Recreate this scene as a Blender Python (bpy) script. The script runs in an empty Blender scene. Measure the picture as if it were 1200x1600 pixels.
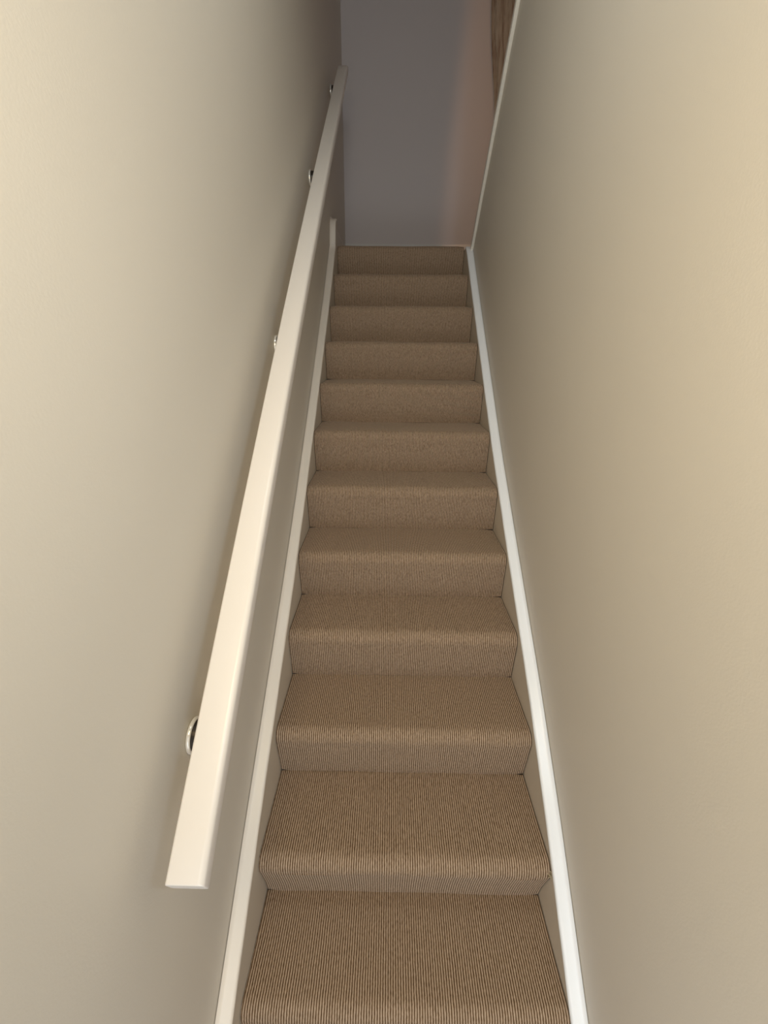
import bpy, bmesh, math, random
from mathutils import Vector, Matrix

random.seed(7)
C = bpy.context.scene.collection
scene = bpy.context.scene

# ------------------------------------------------------------------ measures (metres)
G, R = 0.2235, 0.1775          # going and rise of each step
HW = 0.375                     # half width between the string boards
WX = 0.408                     # inner face of both side walls
NSTEP = 11                     # visible risers above the bottom one
TOPZ = NSTEP * R               # landing level
FLOORZ = -R                    # hall floor level
YB = 3.12                      # back wall of the landing
M = R / G

# ------------------------------------------------------------------ helpers
def obj(name, bm, mat, parent=None, smooth=True):
    me = bpy.data.meshes.new(name)
    bmesh.ops.recalc_face_normals(bm, faces=bm.faces[:])
    bm.to_mesh(me); bm.free()
    o = bpy.data.objects.new(name, me)
    C.objects.link(o)
    if mat: me.materials.append(mat)
    if smooth:
        for p in me.polygons: p.use_smooth = True
    if parent: o.parent = parent
    return o

def tag(o, label=None, cat=None, group=None, kind=None):
    if label: o['label'] = label
    if cat: o['category'] = cat
    if group: o['group'] = group
    if kind: o['kind'] = kind
    return o

def empty(name, loc=(0, 0, 0)):
    o = bpy.data.objects.new(name, None)
    o.location = loc; o.empty_display_size = .1
    C.objects.link(o)
    return o

def box_bm(x0, x1, y0, y1, z0, z1, bevel=0, seg=2):
    bm = bmesh.new()
    bmesh.ops.create_cube(bm, size=1)
    for v in bm.verts:
        v.co = Vector((x0 + (v.co.x + .5) * (x1 - x0), y0 + (v.co.y + .5) * (y1 - y0), z0 + (v.co.z + .5) * (z1 - z0)))
    if bevel:
        bmesh.ops.bevel(bm, geom=bm.edges[:], offset=bevel, segments=seg, profile=.6, affect='EDGES')
    return bm

def extrude_x(poly, x0, x1):
    """closed (y,z) polygon extruded along x"""
    bm = bmesh.new()
    a = [bm.verts.new((x0, y, z)) for y, z in poly]
    b = [bm.verts.new((x1, y, z)) for y, z in poly]
    n = len(poly)
    bm.faces.new(a); bm.faces.new(b[::-1])
    for i in range(n):
        bm.faces.new((a[i], a[(i + 1) % n], b[(i + 1) % n], b[i]))
    return bm

def sweep(path, sections, closed_ends=True):
    """loft rings: path = list of rings (each a list of 3D points)"""
    bm = bmesh.new()
    rings = [[bm.verts.new(p) for p in ring] for ring in path]
    n = len(rings[0])
    for r0, r1 in zip(rings, rings[1:]):
        for i in range(n):
            bm.faces.new((r0[i], r0[(i + 1) % n], r1[(i + 1) % n], r1[i]))
    if closed_ends:
        bm.faces.new(rings[0][::-1]); bm.faces.new(rings[-1])
    return bm

def shade(o, ang=35):
    me = o.data
    for p in me.polygons: p.use_smooth = True
    me.set_sharp_from_angle(angle=math.radians(ang))
    return o

def lerp_table(tab, y):
    if y <= tab[0][0]: 
        (a, ha), (b, hb) = tab[0], tab[1]
    elif y >= tab[-1][0]:
        (a, ha), (b, hb) = tab[-2], tab[-1]
    else:
        for (a, ha), (b, hb) in zip(tab, tab[1:]):
            if a <= y <= b: break
    t = min(1, max(0, (y - a) / (b - a)))
    return ha + (hb - ha) * t

# ------------------------------------------------------------------ materials
def new_mat(name):
    m = bpy.data.materials.new(name); m.use_nodes = True
    nt = m.node_tree
    b = nt.nodes['Principled BSDF']
    return m, nt, b

def N(nt, t, **kw):
    n = nt.nodes.new(t)
    for k, v in kw.items():
        if k in n.inputs: n.inputs[k].default_value = v
        else: setattr(n, k, v)
    return n

def paint(name, col, rough=.5, spec=.3, bump=.0, scale=120, vary=.03, coat=0):
    m, nt, b = new_mat(name)
    L = nt.links.new
    tc = N(nt, 'ShaderNodeTexCoord')
    nz = N(nt, 'ShaderNodeTexNoise', Scale=2.3, Detail=3.0)
    L(tc.outputs['Object'], nz.inputs['Vector'])
    mix = N(nt, 'ShaderNodeMix', data_type='RGBA')
    mix.inputs['A'].default_value = (*[c * (1 - vary) for c in col], 1)
    mix.inputs['B'].default_value = (*[min(1, c * (1 + vary)) for c in col], 1)
    L(nz.outputs['Fac'], mix.inputs['Factor'])
    L(mix.outputs['Result'], b.inputs['Base Color'])
    b.inputs['Roughness'].default_value = rough
    b.inputs['Specular IOR Level'].default_value = spec
    b.inputs['Coat Weight'].default_value = coat
    b.inputs['Coat Roughness'].default_value = .12
    if bump:
        nb = N(nt, 'ShaderNodeTexNoise', Scale=scale, Detail=4.0, Roughness=.6)
        L(tc.outputs['Object'], nb.inputs['Vector'])
        bp = N(nt, 'ShaderNodeBump', Strength=bump, Distance=.002)
        L(nb.outputs['Fac'], bp.inputs['Height'])
        L(bp.outputs['Normal'], b.inputs['Normal'])
    return m

def carpet(name):
    """brown ribbed loop carpet: ribs run up the flight (constant x)"""
    m, nt, b = new_mat(name)
    L = nt.links.new
    geo = N(nt, 'ShaderNodeNewGeometry')
    sep = N(nt, 'ShaderNodeSeparateXYZ')
    L(geo.outputs['Position'], sep.inputs['Vector'])
    # slight waviness of the ribs
    nzw = N(nt, 'ShaderNodeTexNoise', Scale=30.0, Detail=1.0)
    L(geo.outputs['Position'], nzw.inputs['Vector'])
    wob = N(nt, 'ShaderNodeMath', operation='MULTIPLY_ADD'); wob.inputs[1].default_value = .0016
    L(nzw.outputs['Fac'], wob.inputs[0]); L(sep.outputs['X'], wob.inputs[2])
    ph = N(nt, 'ShaderNodeMath', operation='MULTIPLY'); ph.inputs[1].default_value = 2 * math.pi / .00605
    L(wob.outputs[0], ph.inputs[0])
    sn = N(nt, 'ShaderNodeMath', operation='SINE'); L(ph.outputs[0], sn.inputs[0])
    rib = N(nt, 'ShaderNodeMapRange'); rib.inputs['From Min'].default_value = -1; rib.inputs['From Max'].default_value = 1
    L(sn.outputs[0], rib.inputs['Value'])
    # yarn flecks, stretched along the ribs
    mp = N(nt, 'ShaderNodeMapping'); mp.inputs['Scale'].default_value = (330, 110, 110)
    L(geo.outputs['Position'], mp.inputs['Vector'])
    fl = N(nt, 'ShaderNodeTexNoise', Scale=1.0, Detail=3.0, Roughness=.7)
    L(mp.outputs['Vector'], fl.inputs['Vector'])
    add = N(nt, 'ShaderNodeMath', operation='MULTIPLY_ADD'); add.inputs[1].default_value = .9
    L(fl.outputs['Fac'], add.inputs[0])
    ribs = N(nt, 'ShaderNodeMath', operation='MULTIPLY'); ribs.inputs[1].default_value = .62
    L(rib.outputs['Result'], ribs.inputs[0]); L(ribs.outputs[0], add.inputs[2])
    ramp = N(nt, 'ShaderNodeValToRGB')
    e = ramp.color_ramp.elements
    e[0].position = .22; e[0].color = CARPET_DARK
    e[1].position = 1.0; e[1].color = CARPET_LIGHT
    mid = e.new(.66); mid.color = CARPET_MID
    L(add.outputs[0], ramp.inputs['Fac'])
    L(ramp.outputs['Color'], b.inputs['Base Color'])
    b.inputs['Roughness'].default_value = .95
    b.inputs['Specular IOR Level'].default_value = .1
    b.inputs['Sheen Weight'].default_value = .22
    b.inputs['Sheen Roughness'].default_value = .5
    b.inputs['Sheen Tint'].default_value = (1.0, .86, .72, 1)
    bp = N(nt, 'ShaderNodeBump', Strength=.55, Distance=.0025)
    L(add.outputs[0], bp.inputs['Height']); L(bp.outputs['Normal'], b.inputs['Normal'])
    return m

CARPET_DARK = (.040, .017, .005, 1)
CARPET_MID = (.184, .117, .065, 1)
CARPET_LIGHT = (.50, .375, .275, 1)

WALL = (.66, .611, .53)
m_wall_l = paint('wall_paint', WALL, rough=.42, spec=.28, bump=.10, scale=240, vary=.015)
m_wall_b = paint('landing_wall_paint', (.68, .63, .625), rough=.6, spec=.2, bump=.08, scale=240, vary=.015)
m_ceil = paint('ceiling_paint', (.6, .57, .53), rough=.8, spec=.1)
m_string = paint('string_paint', (.60, .535, .445), rough=.4, spec=.35, bump=.05, scale=60)
m_cap_l = paint('aged_white_gloss', (.86, .79, .70), rough=.32, spec=.5, bump=.06, scale=25, vary=.03)
m_cap_r = paint('white_gloss', (.91, .93, .96), rough=.3, spec=.5, bump=.12, scale=45, vary=.03)
m_rail = paint('cream_gloss', (.76, .71, .66), rough=.3, spec=.45, bump=.02, scale=12, vary=.015)
m_trim = paint('trim_gloss', (.78, .74, .66), rough=.35, spec=.4, bump=.05, scale=40)
m_skirt = paint('skirting_gloss', (.72, .71, .69), rough=.3, spec=.45)
m_carpet = carpet('ribbed_carpet')

m_chrome, nt, b = new_mat('chrome')
b.inputs['Base Color'].default_value = (.90, .88, .84, 1); b.inputs['Metallic'].default_value = .35
b.inputs['Roughness'].default_value = .16
nzc = N(nt, 'ShaderNodeTexNoise', Scale=40.0); mr = N(nt, 'ShaderNodeMapRange'); mr.inputs['To Min'].default_value = .12; mr.inputs['To Max'].default_value = .24
nt.links.new(nzc.outputs['Fac'], mr.inputs['Value']); nt.links.new(mr.outputs['Result'], b.inputs['Roughness'])

m_plate, nt, b = new_mat('dark_bracket_metal')
b.inputs['Base Color'].default_value = (.05, .042, .036, 1); b.inputs['Metallic'].default_value = .8
b.inputs['Roughness'].default_value = .35
nzc = N(nt, 'ShaderNodeTexNoise', Scale=60.0); mr = N(nt, 'ShaderNodeMapRange'); mr.inputs['To Min'].default_value = .3; mr.inputs['To Max'].default_value = .45
nt.links.new(nzc.outputs['Fac'], mr.inputs['Value']); nt.links.new(mr.outputs['Result'], b.inputs['Roughness'])

def curtain_mat():
    m, nt, b = new_mat('brown_weave')
    L = nt.links.new
    geo = N(nt, 'ShaderNodeNewGeometry')
    mp = N(nt, 'ShaderNodeMapping'); mp.inputs['Scale'].default_value = (45, 45, 5)
    L(geo.outputs['Position'], mp.inputs['Vector'])
    nz = N(nt, 'ShaderNodeTexNoise', Scale=1.0, Detail=5.0, Roughness=.65)
    L(mp.outputs['Vector'], nz.inputs['Vector'])
    rp = N(nt, 'ShaderNodeValToRGB'); e = rp.color_ramp.elements
    e[0].position = .33; e[0].color = (.27, .19, .15, 1)
    e[1].position = .75; e[1].color = (.58, .52, .46, 1)
    k = e.new(.5); k.color = (.43, .38, .31, 1)
    L(nz.outputs['Fac'], rp.inputs['Fac']); L(rp.outputs['Color'], b.inputs['Base Color'])
    b.inputs['Roughness'].default_value = .95
    bp = N(nt, 'ShaderNodeBump', Strength=.6, Distance=.006)
    L(nz.outputs['Fac'], bp.inputs['Height']); L(bp.outputs['Normal'], b.inputs['Normal'])
    return m
m_curtain = curtain_mat()

# ------------------------------------------------------------------ the setting
CEILZ = 4.35
def struct(o): return tag(o, kind='structure')

struct(obj('wall_left', box_bm(-WX - .11, -WX, -1.9, YB + .1, FLOORZ - .1, CEILZ), m_wall_l, smooth=False))
# right wall: its far end is cut back along a slope
E0 = (2.150, 1.890); s_top = CEILZ - E0[1]
struct(obj('wall_right', extrude_x([(-.75, FLOORZ - .1), (2.19, FLOORZ - .1), (2.19, 1.85), E0, (E0[0] - s_top, CEILZ), (-.75, CEILZ)], WX, WX + .10), m_wall_l, smooth=False))
struct(obj('wall_back', box_bm(-WX, 2.0, YB, YB + .1, TOPZ - .2, CEILZ), m_wall_b, smooth=False))
struct(obj('wall_far_right', box_bm(1.9, 2.0, .2, YB, TOPZ - .2, CEILZ), m_wall_b, smooth=False))
struct(obj('ceiling', box_bm(-WX - .11, 2.0, -.75, YB + .1, CEILZ, CEILZ + .1), m_ceil, smooth=False))
struct(obj('floor', box_bm(-WX, 1.2, -1.9, -.20, FLOORZ - .1, FLOORZ), m_carpet, smooth=False))
fl = box_bm(-WX, 1.9, NSTEP * G + .02, YB, TOPZ - .12, TOPZ)
struct(obj('floor_landing', fl, m_carpet, smooth=False))

# thin white capping along the sloping end of the right wall
def capping():
    d = Vector((0, -1, 1)).normalized(); nrm = Vector((0, 1, 1)).normalized()
    p0 = Vector((0, E0[0], E0[1])) - d * .012; p1 = Vector((0, E0[0] - s_top + .012, CEILZ - .012))
    rings = []
    steps = 40
    for i in range(steps + 1):
        p = p0.lerp(p1, i / steps)
        w = .0012 * math.sin(i * 2.1) + .0008 * math.sin(i * 5.3)
        rr = []
        for x, h in ((WX - .013, -.013 + w), (WX - .0135, .010 + w), (WX - .009, .014 + w), (WX + .104, .014), (WX + .104, -.001), (WX + .0005, -.001), (WX + .0005, -.013 + w)):
            rr.append(p + nrm * h + Vector((x, 0, 0)))
        rings.append(rr)
    return sweep(rings, None)
struct(shade(obj('trim_1', capping(), m_trim)))

# skirting boards on the landing
def skirting_profile(h=.168, t=.018):
    return [(0, 0), (t, 0), (t, h - .045), (t * .85, h - .030), (t * .55, h - .012), (t * .4, h), (0, h)]
bm = bmesh.new()
prof = skirting_profile(h=.135)
a = [bm.verts.new((-WX + d, 2.226, TOPZ + z)) for d, z in prof]
b_ = [bm.verts.new((-WX + d, YB, TOPZ + z)) for d, z in prof]
bm.faces.new(a); bm.faces.new(b_[::-1])
for i in range(len(prof)): bm.faces.new((a[i], a[(i + 1) % len(prof)], b_[(i + 1) % len(prof)], b_[i]))
struct(shade(obj('baseboard_left', bm, m_wall_l)))
bm = bmesh.new()
prof = skirting_profile()
a = [bm.verts.new((-WX, YB - d, TOPZ + z)) for d, z in prof]
b_ = [bm.verts.new((1.9, YB - d, TOPZ + z)) for d, z in prof]
bm.faces.new(a); bm.faces.new(b_[::-1])
for i in range(len(prof)): bm.faces.new((a[i], a[(i + 1) % len(prof)], b_[(i + 1) % len(prof)], b_[i]))
struct(shade(obj('baseboard_back', bm, m_skirt)))

# ------------------------------------------------------------------ staircase
stairs = tag(empty('staircase', (0, -G, FLOORZ)),
             'steep straight staircase in brown ribbed carpet between two narrow string boards', 'staircase')
OFF = Vector((0, G, -FLOORZ))     # stairs-local offset: local = world + OFF

def W(p): return Vector(p) + OFF

OVER = {-1: .024, 0: .040, 1: .025}
def step_profile(k):
    """(tread polyline incl. nosing, riser polyline) in world y,z from back of tread forwards/down"""
    n = OVER.get(k, .018)
    zt = (k + 1) * R; yn = k * G - n; rad = .033
    back = (k + 1) * G if k < NSTEP - 1 else NSTEP * G + .03
    if k == NSTEP - 1: back = NSTEP * G + .02
    tread = []
    nb = 10
    cy, cz = yn + rad, zt - rad
    for i in range(nb + 1):
        t = i / nb
        y = back + (cy - back) * t
        sag = -.0015 * math.sin(math.pi * min(1, t * 1.0))
        tread.append((y, zt + sag * (1 if k < NSTEP - 1 else 0)))
    na = 12
    amax = math.radians(97 if k != 0 else 108)
    for i in range(1, na + 1):
        a = amax * i / na
        tread.append((cy - rad * math.sin(a), cz + rad * math.cos(a)))
    y0, z0 = tread[-1]
    # carpet drapes from the nosing back to the riser foot
    yb, zb = k * G, k * R
    riser = [(y0, z0)]
    nr = 8
    for i in range(1, nr + 1):
        t = i / nr
        z = z0 + (zb - z0) * t
        y = y0 + (yb - .0015 - y0) * (t if k > 0 else 1 - (1 - t) ** 1.25)
        riser.append((y, z))
    return tread, riser

def sheet(poly, th, hw, nx=24, seed=0):
    """carpet sheet of thickness th following a y,z polyline, spanning x"""
    rnd = random.Random(seed)
    ph = [rnd.uniform(0, 6.28) for _ in range(4)]
    bm = bmesh.new()
    nrm = []
    for i in range(len(poly)):
        a = poly[max(0, i - 1)]; c = poly[min(len(poly) - 1, i + 1)]
        ty, tz = c[0] - a[0], c[1] - a[1]; l = math.hypot(ty, tz)
        nrm.append((-tz / l, ty / l))     # points away from the room (into the step)
    outer, inner = [], []
    for i, (y, z) in enumerate(poly):
        ro, ri = [], []
        for j in range(nx + 1):
            x = -hw + 2 * hw * j / nx
            u = abs(2 * j / nx - 1)
            w = .0007 * math.sin(9 * x + ph[0]) + .0006 * math.sin(23 * x + ph[1] + i * .3)
            e = .003 * max(0, (u - .9) / .1) ** 2      # edges tucked down against the strings
            ny, nz = nrm[i]
            ro.append(bm.verts.new(W((x, y + ny * (e + w), z + nz * (e + w)))))
        for x in (-hw, hw):
            ri.append(bm.verts.new(W((x, y + ny * th, z + nz * th))))
        outer.append(ro); inner.append(ri)
    for i in range(len(poly) - 1):
        for j in range(nx):
            bm.faces.new((outer[i][j], outer[i][j + 1], outer[i + 1][j + 1], outer[i + 1][j]))
        bm.faces.new((inner[i][0], inner[i][1], inner[i + 1][1], inner[i + 1][0]))
        bm.faces.new((outer[i][0], inner[i][0], inner[i + 1][0], outer[i + 1][0]))
        bm.faces.new((outer[i][nx], inner[i][1], inner[i + 1][1], outer[i + 1][nx]))
    for i in (0, len(poly) - 1):
        f = [outer[i][j] for j in range(nx + 1)] + [inner[i][1], inner[i][0]]
        bm.faces.new(f)
    return bm

steps = {}
for k in range(-1, NSTEP):
    tread, riser = step_profile(k)
    st = shade(obj('step', sheet(tread, .011, HW - .0015, seed=k + 50), m_carpet, stairs), 60)
    shade(obj('riser', sheet(riser, .011, HW - .0015, seed=k + 80), m_carpet, st), 60)
    steps[k] = st
steps[0]['label'] = 'carpeted step with a frayed yarn tuft at its right nosing'

# frayed yarn at the right end of one nosing
bm = bmesh.new()
rnd = random.Random(3)
for q in range(9):
    n0 = OVER[0]
    p = Vector((HW - .006 + rnd.uniform(-.003, .003), -n0 + rnd.uniform(-.002, .006), R - .026 + rnd.uniform(-.012, .012)))
    d = Vector((rnd.uniform(-.1, .6), rnd.uniform(-1, -.5), rnd.uniform(-.5, .5))).normalized()
    ln = rnd.uniform(.006, .012); rr = .0009
    side = d.cross(Vector((0, 0, 1))).normalized(); up = side.cross(d)
    rings = []
    for i in range(5):
        t = i / 4
        c = p + d * ln * t + up * (.004 * math.sin(t * 3 + q)) + side * .002 * math.sin(q + 4 * t)
        c.x = min(c.x, HW - .002)
        rings.append([bm.verts.new(W(c + (side * math.cos(a) + up * math.sin(a)) * rr * (1 - .4 * t))) for a in (0, 2.09, 4.19)])
    for r0, r1 in zip(rings, rings[1:]):
        for i in range(3): bm.faces.new((r0[i], r0[(i + 1) % 3], r1[(i + 1) % 3], r1[i]))
m_yarn = paint('frayed_yarn', (.50, .42, .27), rough=.9, spec=.1)
tag(obj('yarn_tuft', bm, m_yarn, steps[0]), 'pale frayed yarn tuft')

# string boards: a beige face with a white gloss top edge
HL = [(-.40, .098), (-.28, .092), (-.01, .078), (.30, .050), (.55, .026), (.80, .012), (1.2, .010), (1.55, .016), (1.86, .026), (2.13, .060), (2.3, .075)]
HR = [(-.40, .004), (-.243, .006), (.014, .038), (.277, .046), (.62, .026), (1.04, .007), (1.45, .020), (1.81, .033), (2.12, .050), (2.3, .06)]
def nose_z(y): return (y + .008) / G * R + R

def string_board(side, tab, mface, mcap, y_end):
    xi = HW if side > 0 else -HW
    xo = (WX - .001) * side
    y0 = -.395 if side < 0 else -.40
    ys = [y0 + (y_end - y0) * i / 90 for i in range(91)]
    top = [(y, nose_z(y) + lerp_table(tab, y)) for y in ys]
    if side < 0:          # the left string sweeps up at the landing to meet the skirting
        top += [(y_end + .004, top[-1][1] + .012), (y_end + .010, top[-1][1] + .034), (y_end + .016, 1.995), (y_end + .022, 2.018), (y_end + .031, 2.046), (y_end + .046, 2.068), (y_end + .070, 2.080), (y_end + .11, TOPZ + .1355)]
    else:
        top += [(y_end + .003, top[-1][1] - .012), (y_end + .030, TOPZ - .012), (y_end + .10, TOPZ - .012)]
    for _ in range(4 if side > 0 else 2):    # soften
        top = [top[0]] + [(b[0], (a[1] + 2 * b[1] + c[1]) / 4) for a, b, c in zip(top, top[1:], top[2:])] + [top[-1]]
    cap_t = .020
    def bottom(y): return max(FLOORZ + .0, min(nose_z(y) - .27, TOPZ + .5))
    bm = bmesh.new()
    ra, rb = [], []
    for y, z in top:
        zt = z - cap_t / math.cos(math.atan(M)) * .5
        ra.append((bm.verts.new(W((xi, y, bottom(y)))), bm.verts.new(W((xi, y, zt)))))
        rb.append((bm.verts.new(W((xo, y, bottom(y)))), bm.verts.new(W((xo, y, zt)))))
    for i in range(len(top) - 1):
        bm.faces.new((ra[i][0], ra[i + 1][0], ra[i + 1][1], ra[i][1]))
        bm.faces.new((rb[i][0], rb[i + 1][0], rb[i + 1][1], rb[i][1]))
        bm.faces.new((ra[i][1], ra[i + 1][1], rb[i + 1][1], rb[i][1]))
        bm.faces.new((ra[i][0], ra[i + 1][0], rb[i + 1][0], rb[i][0]))
    for i in (0, len(top) - 1):
        bm.faces.new((ra[i][0], ra[i][1], rb[i][1], rb[i][0]))
    board = shade(obj('string_board', bm, mface, stairs), 30)
    # cap: rounded inner arris, soft caulked fillet against the wall
    path = [Vector((0, y, z)) for y, z in top if side < 0 or y <= y_end + .001]
    rings = []
    for i, p in enumerate(path):
        t = (path[min(len(path) - 1, i + 1)] - path[max(0, i - 1)]).normalized()
        nr = Vector((0, -t.z, t.y))
        w = (.0006 * math.sin(i * 1.7) + .0004 * math.sin(i * .61))
        s = side
        sec = [(xi - s * .0015, -cap_t * .55), (xi - s * .0018 + w, -.005), (xi + s * .0005, -.0012), (xi + s * .004, 0), (xo - s * .010, 0), (xo - s * .004, .0025), (xo - s * .0005, .009), (xo, -cap_t * .5)]
        rings.append([W(p + nr * h + Vector((x, 0, 0))) for x, h in sec])
    shade(obj('string_cap', sweep(rings, None), mcap, board), 50)
    board['label'] = ('left string board with beige face' if side < 0 else 'right string board with beige face')
    return board

sb = string_board(-1, HL, m_string, m_cap_l, 2.125)
sb.children[0]['label'] = 'off-white gloss top edge'
sb = string_board(1, HR, m_string, m_cap_r, 2.165)
sb.children[0]['label'] = 'bright white gloss top edge'

# ------------------------------------------------------------------ handrail
RX0, RX1 = -.360, -.305       # left and right sides of the rail
RTH = .034
RA = (-.376, .703); RBp = (2.372, 2.838)
rail_root = tag(empty('handrail', (-.33, RA[0], RA[1])),
                'cream painted flat wooden handrail fixed along the left wall', 'handrail')
RO = Vector((-.33, RA[0], RA[1]))
def rail_pt(y):
    t = (y - RA[0]) / (RBp[0] - RA[0])
    bow = .030 * math.sin(math.pi * min(1, max(0, t)) ** .8)
    return Vector((0, y, RA[1] + (RBp[1] - RA[1]) * t + bow))
def rail_section(wob=0):
    pts = []
    rt, rl, rb = .0095, .004, .006
    def arc(cx, cz, r, a0, a1, n):
        for i in range(n + 1):
            a = math.radians(a0 + (a1 - a0) * i / n)
            pts.append((cx + r * math.cos(a), cz + r * math.sin(a)))
    arc(RX1 - rt, -rt, rt, 0, 90, 6)
    arc(RX0 + rl, -rl, rl, 90, 180, 4)
    arc(RX0 + rb, -RTH + rb, rb, 180, 270, 4)
    arc(RX1 - rb, -RTH + rb, rb, 270, 360, 4)
    return pts
sec = rail_section()
rings = []
NR = 60
ys = [RA[0] + (RBp[0] - RA[0]) * i / NR for i in range(NR + 1)]
cxm = (RX0 + RX1) / 2
for i, y in enumerate(ys):
    p = rail_pt(y); t = (rail_pt(y + .01) - rail_pt(y - .01)).normalized(); nr = Vector((0, -t.z, t.y))
    if i == 0:      # lower end: near-plumb cut with a softened, slightly bowed face
        for sc, back in ((.93, -.0024), (.98, -.0014), (1.0, 0)):
            rings.append([p + t * back + nr * ((h + RTH / 2) * sc - RTH / 2) + Vector((cxm + (x - cxm) * (1 - (1 - sc) * .3), 0, 0)) + t * (.27 * h) for x, h in sec])
        continue
    if i == NR:
        for sc, fw in ((1.0, -.003), (.96, 0)):
            rings.append([p + t * fw + nr * ((h + RTH / 2) * sc - RTH / 2) + Vector((cxm + (x - cxm) * sc, 0, 0)) for x, h in sec])
        continue
    rings.append([p + nr * h + Vector((x, 0, 0)) for x, h in sec])
rail = shade(obj('rail', sweep([[q - RO for q in r] for r in rings], None), m_rail, rail_root), 40)

# wall brackets: round chrome rose on the wall, dark recess and a short arm under the rail
def lathe_x(profile, seg=40):
    """(x, radius) profile turned about the x axis"""
    bm = bmesh.new()
    rings = []
    for x, r in profile:
        if r < 1e-6: rings.append([bm.verts.new((x, 0, 0))]); continue
        rings.append([bm.verts.new((x, r * math.cos(2 * math.pi * i / seg), r * math.sin(2 * math.pi * i / seg))) for i in range(seg)])
    for a, b in zip(rings, rings[1:]):
        for i in range(seg):
            j = (i + 1) % seg
            if len(a) == 1: bm.faces.new((a[0], b[i], b[j]))
            elif len(b) == 1: bm.faces.new((a[i], b[0], a[j]))
            else: bm.faces.new((a[i], b[i], b[j], a[j]))
    return bm

def tube(path, r, seg=14):
    rings = []
    for i, p in enumerate(path):
        t = (path[min(len(path) - 1, i + 1)] - path[max(0, i - 1)]).normalized()
        a = t.cross(Vector((0, 1, 0))); a = a.normalized(); c = t.cross(a)
        rings.append([p + (a * math.cos(2 * math.pi * q / seg) + c * math.sin(2 * math.pi * q / seg)) * r for q in range(seg)])
    return sweep(rings, None)

BR_Y = (-.156, .694, 1.508, 2.392)
BR_Z = (.737, 1.403, 2.069, 2.730)
def make_bracket(y, z):
    # arm: out of the rose, then bending up to a saddle under the rail
    under = rail_pt(y).z - RTH / math.cos(math.atan(.78))
    cx = RX0 + .009
    pts = [Vector((-WX + .004, y, z + .004)), Vector((-WX + .018, y, z + .004))]
    for i in range(8):
        a = math.radians(-90 + 90 * i / 7)
        pts.append(Vector((cx - .026 + .026 * math.cos(a), y, z + .030 + .026 * math.sin(a))))
    pts.append(Vector((cx, y, under - .002)))
    br = shade(obj('bracket', tube([p - RO for p in pts], .0055), m_plate, rail_root), 60)
    bm = lathe_x([(0, 0), (0, .029), (.002, .0318), (.006, .0322), (.0078, .031), (.0084, .029), (.0084, 0)])
    for v in bm.verts: v.co = v.co + Vector((-WX + .0002, y, z)) - RO
    rose = obj('rose', bm, m_chrome, br)
    shade(rose, 40)
    rose['label'] = 'round pale metal wall rose'
    bm = lathe_x([(.008, 0), (.008, .0290), (.022, .0285), (.0265, .026), (.028, .020), (.028, 0)])
    for v in bm.verts: v.co = v.co + Vector((-WX + .0002, y, z)) - RO
    shade(obj('collar', bm, m_plate, br), 40)['label'] = 'dark collar plate on the rose'
    t = Vector((0, 1, .78)).normalized(); nr = Vector((0, -t.z, t.y))
    base = Vector((RX0 + .016, y, under)) - RO
    rings = []
    for i in range(7):
        d = -.026 + .052 * i / 6
        ww = .012 * math.sqrt(max(.08, 1 - (d / .028) ** 2))
        rings.append([base + t * d + Vector((sx * ww, 0, 0)) + nr * h for sx, h in ((-1, .001), (1, .001), (1, -.0025), (-1, -.0025))])
    shade(obj('saddle', sweep(rings, None), m_plate, br), 40)
for y, z in zip(BR_Y, BR_Z): make_bracket(y, z)

# ------------------------------------------------------------------ brown streaked hanging past the right wall's sloping end
cur = tag(empty('curtain', (.9, 3.09, TOPZ + .18)),
          'rough brown streaked curtain glimpsed past the sloping top edge of the right wall', 'curtain')
CO = Vector((.9, 3.09, TOPZ + .18))
bm = bmesh.new()
nx, nz = 90, 40
grid = []
for j in range(nz + 1):
    z = TOPZ + .18 + (4.12 - TOPZ - .18) * j / nz
    row = []
    xl = .580 + .105 * (3.47 - z) * (1 if z < 3.6 else 1)
    xl += .008 * math.sin(z * 7) 
    for i in range(nx + 1):
        u = i / nx
        x = xl + (1.35 - xl) * u
        y = 3.098 + .010 * math.sin(u * 62 + .6 * math.sin(z * 2)) + .005 * math.sin(u * 151 + z * 3)
        row.append(bm.verts.new(Vector((x, y, z)) - CO))
    grid.append(row)
for j in range(nz):
    for i in range(nx):
        bm.faces.new((grid[j][i], grid[j][i + 1], grid[j + 1][i + 1], grid[j + 1][i]))
obj('fabric', bm, m_curtain, cur)
rod = [Vector((x, 3.098, 4.125)) - CO for x in (.42, .8, 1.2, 1.6)]
def tube2(path, r, seg=14):
    rings = []
    for p in path:
        rings.append([p + Vector((0, math.cos(2 * math.pi * q / seg) * r, math.sin(2 * math.pi * q / seg) * r)) for q in range(seg)])
    return sweep(rings, None)
rd = shade(obj('curtain_rod', tube2(rod, .011), m_plate, cur), 50)
for x in (.5, 1.5):
    bmb = box_bm(x - .012, x + .012, 3.098, YB, 4.115, 4.135, .002)
    for v in bmb.verts: v.co -= CO
    shade(obj('rod_bracket', bmb, m_plate, rd))

# ------------------------------------------------------------------ lights
def area(name, loc, target, size, power, col, size_y=None):
    l = bpy.data.lights.new(name, 'AREA'); l.energy = power; l.color = col
    l.shape = 'RECTANGLE'; l.size = size; l.size_y = size_y or size
    o = bpy.data.objects.new(name, l); C.objects.link(o)
    o.location = loc
    o.rotation_euler = (Vector(target) - Vector(loc)).to_track_quat('-Z', 'Y').to_euler()
    return o
def point(name, loc, power, col, rad):
    l = bpy.data.lights.new(name, 'POINT'); l.energy = power; l.color = col; l.shadow_soft_size = rad
    o = bpy.data.objects.new(name, l); C.objects.link(o); o.location = loc
    return o

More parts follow.
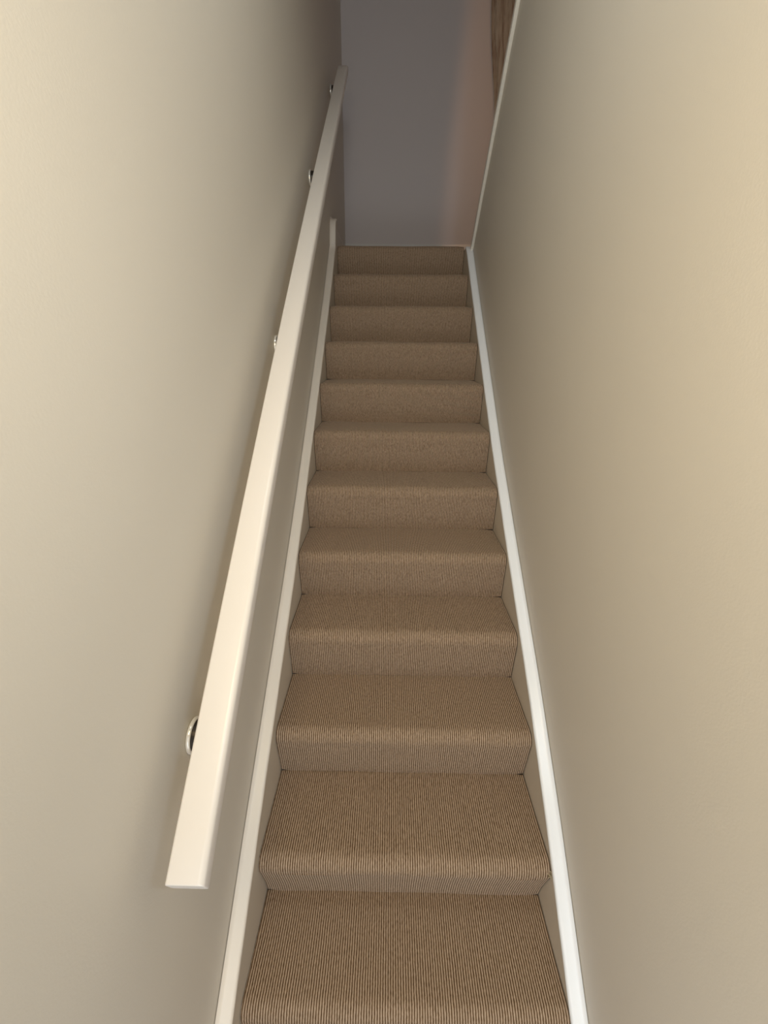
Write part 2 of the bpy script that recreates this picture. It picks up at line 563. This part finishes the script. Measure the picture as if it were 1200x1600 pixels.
area('hall_doorway_light', (.0, -1.85, 1.0), (.0, 1.0, .9), .7, 6.5, (.86, .95, 1.0), 1.7)
area('hall_low_fill', (.0, -1.3, .40), (.0, 1.0, .5), .7, 5.8, (.90, .95, 1.0), .8)  # added fill, low in the hall, that lifts the bottom risers
area('hall_right_fill', (.34, -.85, 1.6), (.12, 1.2, 1.8), .2, 5.2, (.66, .82, 1.0))  # added small cool fill, right of the camera, for wall levels and rail shadow
area('hall_ceiling_lamp', (-.14, -.92, 2.0), (-.05, .0, .75), .4, 9.5, (1.0, .80, .48))
point('stairwell_fill', (-.10, -.1, 2.7), 14.5, (.92, .98, 1.0), .12)  # unseen fill added overhead for walls and treads, sparing the risers

sp = bpy.data.lights.new('landing_room_lamp', 'SPOT')
sp.energy = 7; sp.color = (1.0, .52, .26); sp.spot_size = math.radians(176); sp.spot_blend = .06; sp.shadow_soft_size = .06
so = bpy.data.objects.new('landing_room_lamp', sp); C.objects.link(so)
so.location = (.66, 1.75, 3.0)
ea, eb = Vector((.330, YB, 3.5)), Vector((.240, YB, 2.45))
nrm = (ea - Vector(so.location)).cross(eb - Vector(so.location)).normalized()
if nrm.x < 0: nrm = -nrm
so.rotation_euler = nrm.to_track_quat('-Z', 'Y').to_euler()

w = bpy.data.worlds.new('world'); scene.world = w; w.use_nodes = True
bg = w.node_tree.nodes['Background']
bg.inputs['Color'].default_value = (.85, .92, 1.0, 1); bg.inputs['Strength'].default_value = .01

# ------------------------------------------------------------------ camera
cam = bpy.data.cameras.new('camera')
cam.sensor_fit = 'VERTICAL'; cam.sensor_height = 36.0; cam.sensor_width = 27.0
cam.lens = 690.0 / 1600.0 * 36.0
cam.clip_start = .02
co = bpy.data.objects.new('camera', cam); C.objects.link(co)
Rv = Vector((.9998655, .01436452, .00791492)); Uv = Vector((-.0125249, .35721082, .9339398)); Fv = Vector((-.01058831, .93391332, -.35734269))
mt = Matrix.Identity(4)
for r in range(3):
    mt[r][0] = Rv[r]; mt[r][1] = Uv[r]; mt[r][2] = -Fv[r]
mt[0][3], mt[1][3], mt[2][3] = -.05108906, -.76469502, 1.41494103
co.matrix_world = mt
scene.camera = co

scene.view_settings.view_transform = 'Standard'
scene.view_settings.look = 'None'
scene.view_settings.exposure = 0
